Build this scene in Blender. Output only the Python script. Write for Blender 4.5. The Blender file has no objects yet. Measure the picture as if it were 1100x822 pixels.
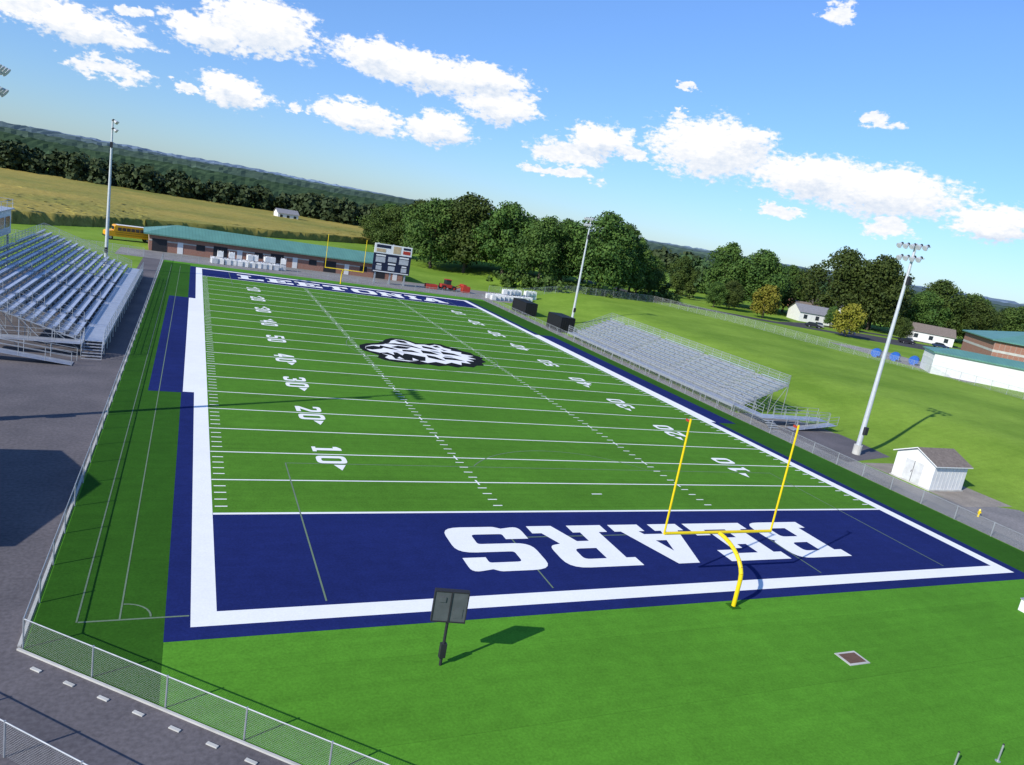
import bpy, bmesh, math, random
import numpy as np
from mathutils import Vector, Matrix
from mathutils.geometry import tessellate_polygon
random.seed(4); rng=np.random.default_rng(7)
sc=bpy.context.scene
sc.view_settings.view_transform='Standard'; sc.view_settings.look='None'; sc.view_settings.exposure=0
COL=sc.collection
# ------------------------------------------------------------------ helpers
def N(nt,t,**k):
    n=nt.nodes.new(t)
    for a,b in k.items(): setattr(n,a,b)
    return n
def inp(nt,node,i,v):
    if isinstance(v,bpy.types.NodeSocket): nt.links.new(v,node.inputs[i])
    else: node.inputs[i].default_value=v
def M(nt,op,a,b=None,c=None,clamp=False):
    n=N(nt,'ShaderNodeMath',operation=op); n.use_clamp=clamp
    inp(nt,n,0,a)
    if b is not None: inp(nt,n,1,b)
    if c is not None: inp(nt,n,2,c)
    return n.outputs[0]
def VM(nt,op,a,b=None):
    n=N(nt,'ShaderNodeVectorMath',operation=op); inp(nt,n,0,a)
    if b is not None: inp(nt,n,1,b)
    return n.outputs[1] if op in('LENGTH',) else n.outputs[0]
def mixc(nt,f,a,b):
    n=N(nt,'ShaderNodeMix',data_type='RGBA'); inp(nt,n,0,f); inp(nt,n,6,a if not isinstance(a,tuple) else (*a[:3],1)); inp(nt,n,7,b if not isinstance(b,tuple) else (*b[:3],1))
    return n.outputs[2]
def noise(nt,vec,scale,detail=3,rough=.55):
    n=N(nt,'ShaderNodeTexNoise'); n.inputs['Scale'].default_value=scale; n.inputs['Detail'].default_value=detail; n.inputs['Roughness'].default_value=rough
    nt.links.new(vec,n.inputs['Vector']); return n.outputs['Fac']
def ramp(nt,f,lo,hi):
    n=N(nt,'ShaderNodeMapRange'); n.clamp=True; inp(nt,n,0,f); n.inputs[1].default_value=lo; n.inputs[2].default_value=hi
    return n.outputs[0]
def newmat(name):
    m=bpy.data.materials.new(name); m.use_nodes=True; nt=m.node_tree
    return m,nt,nt.nodes['Principled BSDF']
def pos(nt): return N(nt,'ShaderNodeNewGeometry').outputs['Position']
def mat(name,c,c2=None,scale=1.0,rough=.7,metal=0.0,detail=2,fine=None,spec=.3,lo=.3,hi=.7):
    m,nt,b=newmat(name)
    if c2 is None: c2=tuple(x*.78 for x in c)
    P=pos(nt); f=ramp(nt,noise(nt,P,scale,detail),lo,hi); col=mixc(nt,f,c,c2)
    if fine:
        f2=ramp(nt,noise(nt,P,fine,2),.3,.7)
        mm=N(nt,'ShaderNodeMix',data_type='RGBA',blend_type='MULTIPLY'); mm.inputs[0].default_value=1
        nt.links.new(col,mm.inputs[6]); g=mixc(nt,f2,(.78,.78,.78),(1.15,1.15,1.15)); nt.links.new(g,mm.inputs[7]); col=mm.outputs[2]
    nt.links.new(col,b.inputs['Base Color']); b.inputs['Roughness'].default_value=rough; b.inputs['Metallic'].default_value=metal
    b.inputs['Specular IOR Level'].default_value=spec
    return m
def turfmat(name,c,var=.18,band=0.0,bw=4.572,fine=1.0,axis=1,c2=None,big=.12,streak=0.0):
    m,nt,b=newmat(name); P=pos(nt)
    f=ramp(nt,noise(nt,P,big,4,.65),.32,.68); ca=tuple(x*(1-var) for x in c); cbb=tuple(x*(1+var) for x in (c2 or c)); col=mixc(nt,f,ca,cbb)
    f2=noise(nt,P,9,2,.7); g=ramp(nt,f2,.3,.7)
    f3=ramp(nt,noise(nt,P,1.3,2,.6),.3,.7)
    k=M(nt,'ADD',M(nt,'MULTIPLY',g,.30*fine),M(nt,'MULTIPLY',f3,.14*fine)); k=M(nt,'ADD',k,1-.22*fine)
    if streak:
        mp=N(nt,'ShaderNodeMapping'); mp.inputs['Scale'].default_value=(.12,2.2,1); nt.links.new(P,mp.inputs[0])
        k=M(nt,'MULTIPLY',k,M(nt,'ADD',M(nt,'MULTIPLY',ramp(nt,noise(nt,mp.outputs[0],1.0,2),.3,.7),streak),1-streak/2))
    if band:
        s=N(nt,'ShaderNodeSeparateXYZ'); nt.links.new(P,s.inputs[0])
        fr=M(nt,'FRACT',M(nt,'DIVIDE',M(nt,'ADD',s.outputs[axis],100.0),bw*2)); st=M(nt,'GREATER_THAN',fr,.5)
        k=M(nt,'MULTIPLY',k,M(nt,'ADD',M(nt,'MULTIPLY',st,band),1-band/2))
        fr2=M(nt,'FRACT',M(nt,'DIVIDE',M(nt,'ADD',s.outputs[axis],100.0),bw)); seam=M(nt,'LESS_THAN',fr2,.012)
        k=M(nt,'MULTIPLY',k,M(nt,'SUBTRACT',1.0,M(nt,'MULTIPLY',seam,.12)))
    sv=N(nt,'ShaderNodeVectorMath',operation='SCALE'); nt.links.new(col,sv.inputs[0]); nt.links.new(k,sv.inputs[3])
    nt.links.new(sv.outputs[0],b.inputs['Base Color']); b.inputs['Roughness'].default_value=.9; b.inputs['Specular IOR Level'].default_value=.06
    return m
class MB:
    def __init__(s): s.v=[];s.f=[];s.mi=[];s.uv={}
    def quad(s,pts,m=0,uv=None):
        i=len(s.v); s.v+= [tuple(p) for p in pts]; s.f.append(tuple(range(i,i+len(pts)))); s.mi.append(m)
        if uv: s.uv[len(s.f)-1]=uv
    def box(s,x0,x1,y0,y1,z0,z1,m=0,T=None):
        c=[(x0,y0,z0),(x1,y0,z0),(x1,y1,z0),(x0,y1,z0),(x0,y0,z1),(x1,y0,z1),(x1,y1,z1),(x0,y1,z1)]
        if T is not None: c=[tuple(T@Vector(p)) for p in c]
        i=len(s.v); s.v+=c
        for f in [(3,2,1,0),(4,5,6,7),(0,1,5,4),(1,2,6,5),(2,3,7,6),(3,0,4,7)]: s.f.append(tuple(i+k for k in f)); s.mi.append(m)
    def cyl(s,a,b,r,m=0,n=8,r2=None,cap=True):
        a=Vector(a);b=Vector(b); r2=r if r2 is None else r2
        d=(b-a).normalized(); u=d.orthogonal().normalized(); w=d.cross(u); i=len(s.v)
        for k in range(n):
            t=2*math.pi*k/n; o=u*math.cos(t)+w*math.sin(t)
            s.v.append(tuple(a+o*r)); s.v.append(tuple(b+o*r2))
        for k in range(n):
            j=(k+1)%n; s.f.append((i+2*k,i+2*j,i+2*j+1,i+2*k+1)); s.mi.append(m)
        if cap:
            s.f.append(tuple(i+2*k for k in range(n))[::-1]); s.mi.append(m); s.f.append(tuple(i+2*k+1 for k in range(n))); s.mi.append(m)
    def poly(s,loops,z,m=0,T=None):
        L=[[Vector((p[0],p[1],0)) for p in l] for l in loops]
        tris=tessellate_polygon(L); fl=[p for l in L for p in l]; i=len(s.v)
        for p in fl:
            q=Vector((p.x,p.y,z)) 
            if T: q=Vector((*T(p.x,p.y),z))
            s.v.append(tuple(q))
        for t in tris:
            a,b,c=[Vector(s.v[i+k]) for k in t]
            if (b-a).cross(c-a).z<0: t=t[::-1]
            if (b-a).cross(c-a).length<1e-9: continue
            s.f.append(tuple(i+k for k in t)); s.mi.append(m)
    def make(s,name,mats,smooth=False,bevel=0):
        me=bpy.data.meshes.new(name); me.from_pydata(s.v,[],s.f); 
        for m in mats: me.materials.append(m)
        me.polygons.foreach_set('material_index',s.mi)
        if s.uv:
            ul=me.uv_layers.new(name='UVMap')
            for fi,uv in s.uv.items():
                for li,c in zip(me.polygons[fi].loop_indices,uv): ul.data[li].uv=c
        if smooth: me.polygons.foreach_set('use_smooth',[True]*len(me.polygons))
        me.update(); o=bpy.data.objects.new(name,me); COL.objects.link(o)
        if bevel:
            bv=o.modifiers.new('b','BEVEL'); bv.width=bevel; bv.segments=2; bv.limit_method='ANGLE'
        return o
def hh(x,y=0):
    t=min(1,max(0,(x-66)/22)); return 2.5*t*t*(3-2*t)
# ------------------------------------------------------------------ camera
fpx=775.201; C=Vector((-1.8964,-27.511,16.8876)); a,b,c=.4393,.2146,-.1748
F=Vector((math.sin(a)*math.cos(b),math.cos(a)*math.cos(b),-math.sin(b))); r0=Vector((math.cos(a),-math.sin(a),0)); d0=F.cross(r0)
R1=r0*math.cos(c)+d0*math.sin(c); D1=-r0*math.sin(c)+d0*math.cos(c)
cam=bpy.data.cameras.new('camera'); co=bpy.data.objects.new('camera',cam); COL.objects.link(co); sc.camera=co
mw=Matrix.Identity(4)
for i in range(3): mw[i][0]=R1[i]; mw[i][1]=-D1[i]; mw[i][2]=-F[i]; mw[i][3]=C[i]
co.matrix_world=mw; cam.sensor_fit='HORIZONTAL'; cam.sensor_width=36; cam.lens=fpx/1100*36; cam.clip_end=20000; cam.clip_start=.1
# ------------------------------------------------------------------ light
SE=math.radians(32); sd=Vector((-.927*math.cos(SE),-.375*math.cos(SE),math.sin(SE)))
L=bpy.data.lights.new('sun','SUN'); L.energy=5.0; L.angle=math.radians(.5); L.color=(1,.95,.85)
lo=bpy.data.objects.new('sun',L); COL.objects.link(lo); lo.rotation_mode='QUATERNION'; lo.rotation_quaternion=sd.to_track_quat('Z','Y'); lo.location=(-60,-30,60)
# ------------------------------------------------------------------ world
CL=[(-10.4,7.7,2.2,.7),(-7.7,7.4,3.1,.9),(-5.6,7.1,2.1,.6),(.1,8.8,2.6,.9),(3.3,10,3.5,1.4),(-5.8,5.1,2.1,.5),(1.9,5.5,2.3,.8),(11.6,9.9,3.1,.9),(14.4,9.6,6.1,1.0),(19.2,10,3.3,.8),(20.5,8.3,2.8,1),(10.5,5.6,2.9,.8),(16.3,5.8,2.5,.9),(26.3,5.8,2.6,.7),(28.6,7,2.2,1),(36.8,7.7,4.2,1.6),(38.9,8.6,1.9,.9),(43.9,6.7,3.9,1.2),(48.3,6.4,5.0,1.3),(55.6,5.3,2.3,.9),(49.6,4.2,1.5,.5),(47.4,10.9,1,.4),(43.1,17.1,.9,.6),(42.3,4,1.5,.35),(6.1,5.3,.8,.3),(33.9,11.5,.6,.3),(25.9,4.3,2.8,.3),(34.3,9.6,.8,.3),(31.1,6.5,.8,.5),(-4.6,8.9,1.1,.3),(-1.1,5,.7,.3),
(64,5,4,1.2),(-22,8,5,1.3)]
w=bpy.data.worlds.new('World'); sc.world=w; w.use_nodes=True; nt=w.node_tree; nt.nodes.clear()
try: w.cycles.sampling_method='NONE'
except Exception as e_: print(e_)
tc=N(nt,'ShaderNodeTexCoord'); sp=N(nt,'ShaderNodeSeparateXYZ'); nt.links.new(tc.outputs['Generated'],sp.inputs[0])
AZ=M(nt,'MULTIPLY',M(nt,'ARCTAN2',sp.outputs[0],sp.outputs[1]),57.2958); EL=M(nt,'MULTIPLY',M(nt,'ARCSINE',sp.outputs[2]),57.2958)
cb=N(nt,'ShaderNodeCombineXYZ'); nt.links.new(AZ,cb.inputs[0]); nt.links.new(EL,cb.inputs[1]); v=cb.outputs[0]
sv=VM(nt,'MULTIPLY',v,(1,1.7,1))
nz=N(nt,'ShaderNodeTexNoise'); nz.inputs['Scale'].default_value=.6; nz.inputs['Detail'].default_value=5; nz.inputs['Roughness'].default_value=.6; nt.links.new(sv,nz.inputs['Vector'])
off=VM(nt,'MULTIPLY',VM(nt,'SUBTRACT',nz.outputs['Color'],(.5,.5,.5)),(4.6,2.3,0)); pv=VM(nt,'ADD',v,off); pv2=VM(nt,'ADD',pv,(-.4,.75,0))
def field(p,lobes):
    dm=None
    for (az,el,A,B) in lobes:
        sA,sB=1/(A*1.2),1/(B*1.4)
        n_=N(nt,'ShaderNodeVectorMath',operation='MULTIPLY_ADD'); nt.links.new(p,n_.inputs[0]); n_.inputs[1].default_value=(sA,sB,0); n_.inputs[2].default_value=(-az*sA,-el*sB,0)
        l=VM(nt,'LENGTH',n_.outputs[0]); dm=l if dm is None else M(nt,'MINIMUM',dm,l)
    return dm
big=[q for q in CL if q[3]>=.8]; small=[q for q in CL if q[3]<.8]
db=field(pv,big); ds=field(pv,small); d2=field(pv2,big); dm=M(nt,'MINIMUM',db,ds)
n2=noise(nt,sv,1.9,5,.6)
dens=M(nt,'ADD',M(nt,'SUBTRACT',1.0,dm),M(nt,'MULTIPLY',M(nt,'SUBTRACT',n2,.5),1.15))
mask=N(nt,'ShaderNodeMapRange',interpolation_type='SMOOTHSTEP'); nt.links.new(dens,mask.inputs[0]); mask.inputs[1].default_value=-.08; mask.inputs[2].default_value=.30; mask=mask.outputs[0]
dd=M(nt,'MINIMUM',M(nt,'MAXIMUM',M(nt,'SUBTRACT',d2,db),-.6),.6); dd=M(nt,'MULTIPLY',dd,M(nt,'LESS_THAN',db,M(nt,'ADD',ds,.3)))
sh=M(nt,'ADD',M(nt,'MULTIPLY',dd,.85),M(nt,'ADD',M(nt,'MULTIPLY',M(nt,'SUBTRACT',n2,.5),1.2),.80),clamp=True)
ccol=mixc(nt,sh,(.58,.70,.88),(1.03,1.03,1.04))
sky=N(nt,'ShaderNodeTexSky'); sky.sky_type='NISHITA'; sky.sun_disc=False; sky.sun_elevation=SE; sky.sun_rotation=math.radians(248.3); sky.ozone_density=3.0; sky.dust_density=.2; sky.air_density=1.0; sky.altitude=300
low=ramp(nt,EL,-1.0,17.0); tc_=mixc(nt,M(nt,'POWER',low,.8),(.52,.69,.98),(.86,1.10,1.46))
tint=N(nt,'ShaderNodeMix',data_type='RGBA',blend_type='MULTIPLY'); tint.inputs[0].default_value=1; nt.links.new(sky.outputs[0],tint.inputs[6]); nt.links.new(tc_,tint.inputs[7])
b1=N(nt,'ShaderNodeBackground'); nt.links.new(tint.outputs[2],b1.inputs[0]); b1.inputs[1].default_value=.13
b2=N(nt,'ShaderNodeBackground'); nt.links.new(ccol,b2.inputs[0]); b2.inputs[1].default_value=1.0
mx=N(nt,'ShaderNodeMixShader'); nt.links.new(mask,mx.inputs[0]); nt.links.new(b1.outputs[0],mx.inputs[1]); nt.links.new(b2.outputs[0],mx.inputs[2])
ow=N(nt,'ShaderNodeOutputWorld'); nt.links.new(mx.outputs[0],ow.inputs[0])
# ------------------------------------------------------------------ materials
m_lawn=turfmat('lawn',(.155,.275,.030),.15,fine=1.0,c2=(.19,.295,.040),big=.07,streak=.10)
m_turf=turfmat('turf',(.084,.250,.022),.08,band=.05,streak=.12)
m_tfld=turfmat('turf_field',(.076,.205,.020),.08,band=.06,streak=.12)
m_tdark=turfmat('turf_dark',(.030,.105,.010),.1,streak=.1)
m_navy=turfmat('turf_navy',(.013,.022,.115),.1,streak=.1)
m_white=turfmat('turf_white',(.83,.83,.83),.03,fine=.25)
m_soc=turfmat('turf_faint_line',(.15,.21,.14),.03,fine=.6)
m_asph=mat('asphalt',(.150,.135,.142),(.095,.088,.096),.25,.9,fine=6,detail=4)
m_asph2=mat('asphalt_old',(.27,.25,.24),(.19,.18,.175),.3,.9,fine=5)
m_road=mat('road_asphalt',(.07,.07,.075),None,.2,.9)
m_gravel=mat('gravel',(.34,.30,.25),(.24,.21,.18),.6,.95,fine=8)
m_conc=mat('concrete',(.55,.54,.50),(.42,.41,.38),1.2,.85)
m_alu=mat('aluminium',(.58,.60,.65),(.46,.48,.53),2,.42,.55)
m_seat=mat('aluminium_seat',(.62,.66,.76),(.5,.54,.65),1.5,.38,.45)
m_galv=mat('galvanised_steel',(.48,.50,.52),(.38,.4,.42),3,.5,.5)
m_pole=mat('pole_steel',(.60,.62,.64),(.52,.54,.56),3,.5,.2)
m_dark=mat('dark_metal',(.03,.03,.035),None,3,.6)
m_black=mat('black_paint',(.015,.015,.017),None,3,.5)
m_yel=mat('yellow_paint',(.85,.62,.01),(.8,.56,.01),2,.35,spec=.5)
m_wpaint=mat('white_paint',(.78,.78,.76),(.70,.70,.69),1.5,.6)
m_brownroof=mat('brown_shingle',(.23,.19,.165),(.17,.14,.12),3,.9,fine=8)
m_glass=mat('window_glass',(.03,.04,.05),None,2,.15,spec=.6)
m_bus=mat('bus_yellow',(.80,.38,.01),(.75,.34,.01),2,.4,spec=.5)
m_red=mat('red_paint',(.45,.05,.03),None,2,.5)
m_blue=mat('blue_plastic',(.02,.12,.5),None,2,.4)
m_sack=mat('woven_sack',(.75,.75,.74),(.6,.6,.6),1.5,.7)
m_tan=mat('brown_lid',(.16,.09,.06),None,4,.8)
def brickmat(name,c1,c2,sc_=1.0):
    m,nt,b=newmat(name); P=pos(nt); s=N(nt,'ShaderNodeSeparateXYZ'); nt.links.new(P,s.inputs[0])
    cbx=N(nt,'ShaderNodeCombineXYZ'); nt.links.new(M(nt,'ADD',s.outputs[0],s.outputs[1]),cbx.inputs[0]); nt.links.new(s.outputs[2],cbx.inputs[1])
    br=N(nt,'ShaderNodeTexBrick'); br.inputs['Scale'].default_value=3; br.inputs['Color1'].default_value=(*c1,1); br.inputs['Color2'].default_value=(*c2,1); br.inputs['Mortar'].default_value=(.35,.32,.28,1); br.inputs['Mortar Size'].default_value=.015
    nt.links.new(cbx.outputs[0],br.inputs['Vector']); nt.links.new(br.outputs[0],b.inputs['Base Color']); b.inputs['Roughness'].default_value=.9
    return m
m_brick=brickmat('brick',(.34,.15,.10),(.28,.12,.08))
def ribroof(name,c):
    m,nt,b=newmat(name); tcn=N(nt,'ShaderNodeTexCoord'); s=N(nt,'ShaderNodeSeparateXYZ'); nt.links.new(tcn.outputs['Object'],s.inputs[0])
    fr=M(nt,'FRACT',M(nt,'MULTIPLY',s.outputs[0],1/.6)); st=M(nt,'LESS_THAN',fr,.14)
    n1=ramp(nt,noise(nt,tcn.outputs['Object'],.4,3),.3,.7); col=mixc(nt,n1,c,tuple(x*.8 for x in c)); col=mixc(nt,M(nt,'MULTIPLY',st,.5),col,tuple(x*.5 for x in c))
    nt.links.new(col,b.inputs['Base Color']); b.inputs['Roughness'].default_value=.45; return m
m_teal=ribroof('teal_metal_roof',(.12,.29,.23))
def linkmat(s,th):
    m,nt,b=newmat('chain_link_mesh'); uv=N(nt,'ShaderNodeUVMap'); q=N(nt,'ShaderNodeSeparateXYZ'); nt.links.new(uv.outputs[0],q.inputs[0])
    def ln(e): return M(nt,'LESS_THAN',M(nt,'FRACT',M(nt,'DIVIDE',e,s)),th)
    u,vv=q.outputs[0],q.outputs[1]
    al=M(nt,'MAXIMUM',ln(M(nt,'ADD',M(nt,'ADD',u,vv),100.0)),ln(M(nt,'ADD',M(nt,'SUBTRACT',u,vv),100.0)))
    nt.links.new(al,b.inputs['Alpha']); b.inputs['Base Color'].default_value=(.5,.51,.52,1); b.inputs['Roughness'].default_value=.5; b.inputs['Metallic'].default_value=.4
    return m
m_link=linkmat(.08,.08)
# ------------------------------------------------------------------ ground
xs=[-9000,-4000,-1500,-600,-200,-60,0,55,66]+[66+i*1.1 for i in range(1,21)]+[120,200,400,900,2500,9000]
ys=[-9000,-3000,-800,-200,-60,0,60,120,200,400,900,2500,9000]
mb=MB()
for x in xs:
    for y in ys: mb.v.append((x,y,hh(x)))
for i in range(len(xs)-1):
    for j in range(len(ys)-1):
        k=i*len(ys)+j; mb.f.append((k,k+len(ys),k+len(ys)+1,k+1)); mb.mi.append(0)
mb.make('ground',[m_lawn],smooth=True)
def sheet(name,pts,z,m):
    mb=MB(); mb.poly([pts],z,0); return mb.make(name,[m])
sheet('asphalt_walkway',[(-70,-45),(14,-45),(14,-17.5),(-6.25,-1.75),(-6.25,118),(-9.5,118),(-9.5,88),(-24,88),(-24,44),(-70,44)],.004,m_asph)
sheet('side_walkway',[(55.2,-30),(72,-30),(67,8.5),(60,11),(59.3,14),(59,24),(66,26),(67,30),(64,36),(57.2,36),(57.2,118),(55.2,118)],.004,m_asph2)
sheet('gravel_pad',[(60,9.5),(66.5,9.5),(66.5,20),(59.5,20)],.008,m_gravel)
sheet('asphalt_pad',[(57.5,20),(66,22),(67,29.5),(58,31)],.010,m_asph)
sheet('far_apron_pavement',[(-14,116),(62,116),(72,134),(-14,128)],.006,m_asph2)
sheet('artificial_turf',[(-6.2,-1.7),(12,-17),(55.1,-17),(55.1,116),(-6.2,116)],.008,m_turf)
TX0,TX1,FL=0,48.77,109.73
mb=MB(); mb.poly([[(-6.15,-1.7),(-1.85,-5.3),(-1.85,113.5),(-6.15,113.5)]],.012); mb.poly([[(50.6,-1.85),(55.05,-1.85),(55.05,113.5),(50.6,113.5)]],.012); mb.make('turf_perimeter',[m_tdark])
mb=MB(); mb.poly([[(-1.85,-1.85),(50.6,-1.85),(50.6,31.2),(53,31.2),(53,77),(50.6,77),(50.6,111.5),(-1.85,111.5),(-1.85,77),(-4.15,77),(-4.15,31.2),(-1.85,31.2)]],.016); mb.make('turf_navy_border',[m_navy])
mb=MB(); mb.poly([[(-.95,-1.0),(49.72,-1.0),(49.72,31.4),(50.4,31.4),(50.4,76.8),(49.72,76.8),(49.72,110.7),(-.95,110.7),(-.95,76.8),(-1.75,76.8),(-1.75,31.4),(-.95,31.4)],[(0,0),(0,FL),(TX1,FL),(TX1,0)]],.020); mb.make('white_border',[m_white])
mb=MB(); mb.poly([[(0,9.144),(TX1,9.144),(TX1,100.584),(0,100.584)]],.020); mb.make('playing_field',[m_tfld])
mb=MB(); z=.024
def rect(x0,x1,y0,y1,z=.024,m=0): mb.poly([[(x0,y0),(x1,y0),(x1,y1),(x0,y1)]],z,m)
for i in range(21):
    y=9.144+4.572*i; h=.11 if i in(0,20) else .065
    rect(.02,TX1-.02,y-h,y+h)
for i in range(1,100):
    y=9.144+.9144*i
    if i%5==0: 
        for hx in(16.26,32.51): rect(hx-.06,hx+.06,y+.075,y+.40); rect(hx-.06,hx+.06,y-.40,y-.075)
        continue
    for x0 in(.12,15.95,32.2,TX1-.75): rect(x0,x0+.62,y-.055,y+.055)
for y in(11.9,97.8): rect(24.0,24.8,y-.06,y+.06)
mb.make('yard_lines',[m_white])
mb=MB()
def lineseg(p,q,z=.028,w=.04):
    p=Vector(p);q=Vector(q); n=Vector((-(q-p).y,(q-p).x)).normalized()*w
    mb.poly([[tuple(p+n),tuple(p-n),tuple(q-n),tuple(q+n)]],z)
for (y0,s) in((0.3,1),(FL-.3,-1)):
    lineseg((4.35,y0),(4.35,y0+s*16.3)); lineseg((44.3,y0),(44.3,y0+s*16.3)); lineseg((4.41,y0+s*16.25),(44.24,y0+s*16.25))
    lineseg((15.3,y0),(15.3,y0+s*5.5)); lineseg((33.3,y0),(33.3,y0+s*5.5)); lineseg((15.36,y0+s*5.45),(33.24,y0+s*5.45))
    pr=None
    for k in range(25):
        t=math.radians(37+106*k/24); q=(24.4+9.15*math.cos(t),y0+s*(10.9+9.15*math.sin(t)))
        if pr: lineseg(pr,q)
        pr=q
pr=None
for k in range(49):
    t=2*math.pi*k/48; q=(24.4+9.15*math.cos(t),54.86+9.15*math.sin(t))
    if pr: lineseg(pr,q,.0262)
    pr=q
for x in(-4.8,-3.4): lineseg((x,-.2),(x,110),.022,.03)
lineseg((-4.75,-.2),(-1.0,-.2),.024,.045)
pr=None
for k in range(9):
    t=math.pi/2*k/8; q=(-3.35+1.0*math.cos(t),-.1+1.0*math.sin(t))
    if pr: lineseg(pr,q,.026,.035)
    pr=q
mb.make('soccer_lines',[m_soc])
# ------------------------------------------------------------------ lettering
GL={'B':(9.5,[[(0,0),(9.5,0,2.4),(9.5,6.1,1.8),(8.2,6.2),(9.3,6.4,1.6),(9.3,12,2.4),(0,12),(0,9.8),(1.2,9.8),(1.2,2.2),(0,2.2)],[(3.8,2.2),(6.7,2.2,.8),(6.7,5.1,.8),(3.8,5.1)],[(3.8,7.1),(6.5,7.1,.8),(6.5,9.8,.8),(3.8,9.8)]]),
'E':(9.5,[[(0,0),(9.5,0),(9.5,4),(7.3,4),(7.3,2.2),(3.8,2.2),(3.8,4.9),(5.2,4.9),(5.2,3.7),(6.9,3.7),(6.9,8.3),(5.2,8.3),(5.2,7.1),(3.8,7.1),(3.8,9.8),(7.3,9.8),(7.3,8.7),(9.5,8.7),(9.5,12),(0,12),(0,9.8),(1.2,9.8),(1.2,2.2),(0,2.2)]]),
'A':(10.4,[[(0,0),(4.4,0),(4.4,2.2),(3.5,2.2),(3.8,3.2),(6.6,3.2),(6.9,2.2),(6,2.2),(6,0),(10.4,0),(10.4,2.2),(9.5,2.2),(6.7,12),(3.7,12),(.9,2.2),(0,2.2)],[(4.4,5.2),(6.0,5.2),(5.2,8.4)]]),
'R':(10.2,[[(0,0),(4.8,0),(4.8,2.2),(3.8,2.2),(3.8,4.8),(5.4,4.8),(6.9,0),(10.2,0),(10.2,2.2),(9.0,2.2),(7.9,5.4),(9.5,5.9,1.4),(9.5,12,2.6),(0,12),(0,9.8),(1.2,9.8),(1.2,2.2),(0,2.2)],[(3.8,6.9),(6.7,6.9,.8),(6.7,9.8,.8),(3.8,9.8)]]),
'S':(9.6,[[(0,0,1.6),(2.4,.6),(3.2,0,.4),(9.6,0,2.4),(9.6,7.1,2.2),(3,7.1,.5),(3,9.8,.6),(6.8,9.8,.4),(6.8,8.4),(9.4,8.4),(9.4,12,1.4),(6.9,11.4),(6.2,12,.4),(.2,12,2.4),(.2,4.9,2.2),(6.6,4.9,.5),(6.6,2.2,.6),(2.8,2.2,.4),(2.8,3.7),(0,3.7)]]),
'L':(9.0,[[(0,0),(9.,0),(9.,4.2),(6.9,4.2),(6.9,2.2),(3.8,2.2),(3.8,9.8),(5,9.8),(5,12),(0,12),(0,9.8),(1.2,9.8),(1.2,2.2),(0,2.2)]]),
'T':(9.6,[[(2.4,0),(7.2,0),(7.2,2.2),(6.1,2.2),(6.1,9.8),(7.4,9.8),(7.4,8),(9.6,8),(9.6,12),(0,12),(0,8),(2.2,8),(2.2,9.8),(3.5,9.8),(3.5,2.2),(2.4,2.2)]]),
'O':(9.6,[[(0,0,3),(9.6,0,3),(9.6,12,3),(0,12,3)],[(2.7,2.3,1.2),(6.9,2.3,1.2),(6.9,9.7,1.2),(2.7,9.7,1.2)]]),
'N':(10.4,[[(0,0),(4,0),(4,2.2),(3.2,2.2),(3.2,8),(7,0),(9.4,0),(9.4,9.8),(10.4,9.8),(10.4,12),(6.2,12),(6.2,9.8),(7,9.8),(7,5),(3.6,12),(0,12),(0,9.8),(.9,9.8),(.9,2.2),(0,2.2)]]),
'I':(5,[[(0,0),(5,0),(5,2.2),(3.8,2.2),(3.8,9.8),(5,9.8),(5,12),(0,12),(0,9.8),(1.2,9.8),(1.2,2.2),(0,2.2)]]),
'0':(7,[[(0,0,2.5),(7,0,2.5),(7,12,2.5),(0,12,2.5)],[(2.1,2,1),(4.9,2,1),(4.9,10,1),(2.1,10,1)]]),
'1':(7,[[(1.2,0),(6,0),(6,1.6),(4.8,1.6),(4.8,12),(2.8,12),(1,10.4),(1,8.8),(2.6,8.8),(2.6,1.6),(1.2,1.6)]]),
'2':(7,[[(0,0),(7,0),(7,2.1),(3.1,2.1),(7,6.4,1),(7,12,2.5),(0,12,2.5),(0,8.5),(2.1,8.5),(2.1,10,.5),(4.9,10,.8),(4.9,7.3,.8),(0,2)]]),
'3':(7,[[(0,0,2.5),(7,0,2.5),(7,5.6,1.2),(6,6.1),(7,6.6,1.2),(7,12,2.5),(0,12,2.5),(0,8.8),(2.1,8.8),(2.1,10,.5),(4.9,10,.6),(4.9,7.1,.5),(2.5,7.1),(2.5,5.1),(4.9,5.1,.5),(4.9,2,.6),(2.1,2,.5),(2.1,3.2),(0,3.2)]]),
'4':(7,[[(3.5,0),(5.7,0),(5.7,2.8),(7,2.8),(7,4.7),(5.7,4.7),(5.7,12),(3.5,12),(0,4.7),(0,2.8),(3.5,2.8)],[(2.1,4.7),(3.5,4.7),(3.5,7.8)]]),
'5':(7,[[(0,0,2.5),(7,0,2.5),(7,7.7,2.5),(2.1,7.7),(2.1,10),(6.6,10),(6.6,12),(0,12),(0,5.7),(4.9,5.7,.7),(4.9,2,.7),(2.1,2,.5),(2.1,3.4),(0,3.4)]])}
def rnd(loop):
    out=[]; n=len(loop)
    for i,p in enumerate(loop):
        if len(p)<3 or p[2]==0: out.append(p[:2]); continue
        P=Vector(p[:2]);A=Vector(loop[i-1][:2]);B=Vector(loop[(i+1)%n][:2]); r=p[2]
        u=(A-P); v=(B-P); ru=min(r,u.length*.48); rv=min(r,v.length*.48); a_=P+u.normalized()*ru; b_=P+v.normalized()*rv
        for k in range(6):
            t=k/5; q=(1-t)**2*a_+2*t*(1-t)*P+t*t*b_
            w_=.28*4*t*(1-t)*.5
            q=q+(P-q)*w_*.35; out.append((q.x,q.y))
    return out
def glyph(mb,ch,T,z,m=0):
    wd,loops=GL[ch]; mb.poly([rnd(l) for l in loops],z,m,T); return wd
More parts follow.
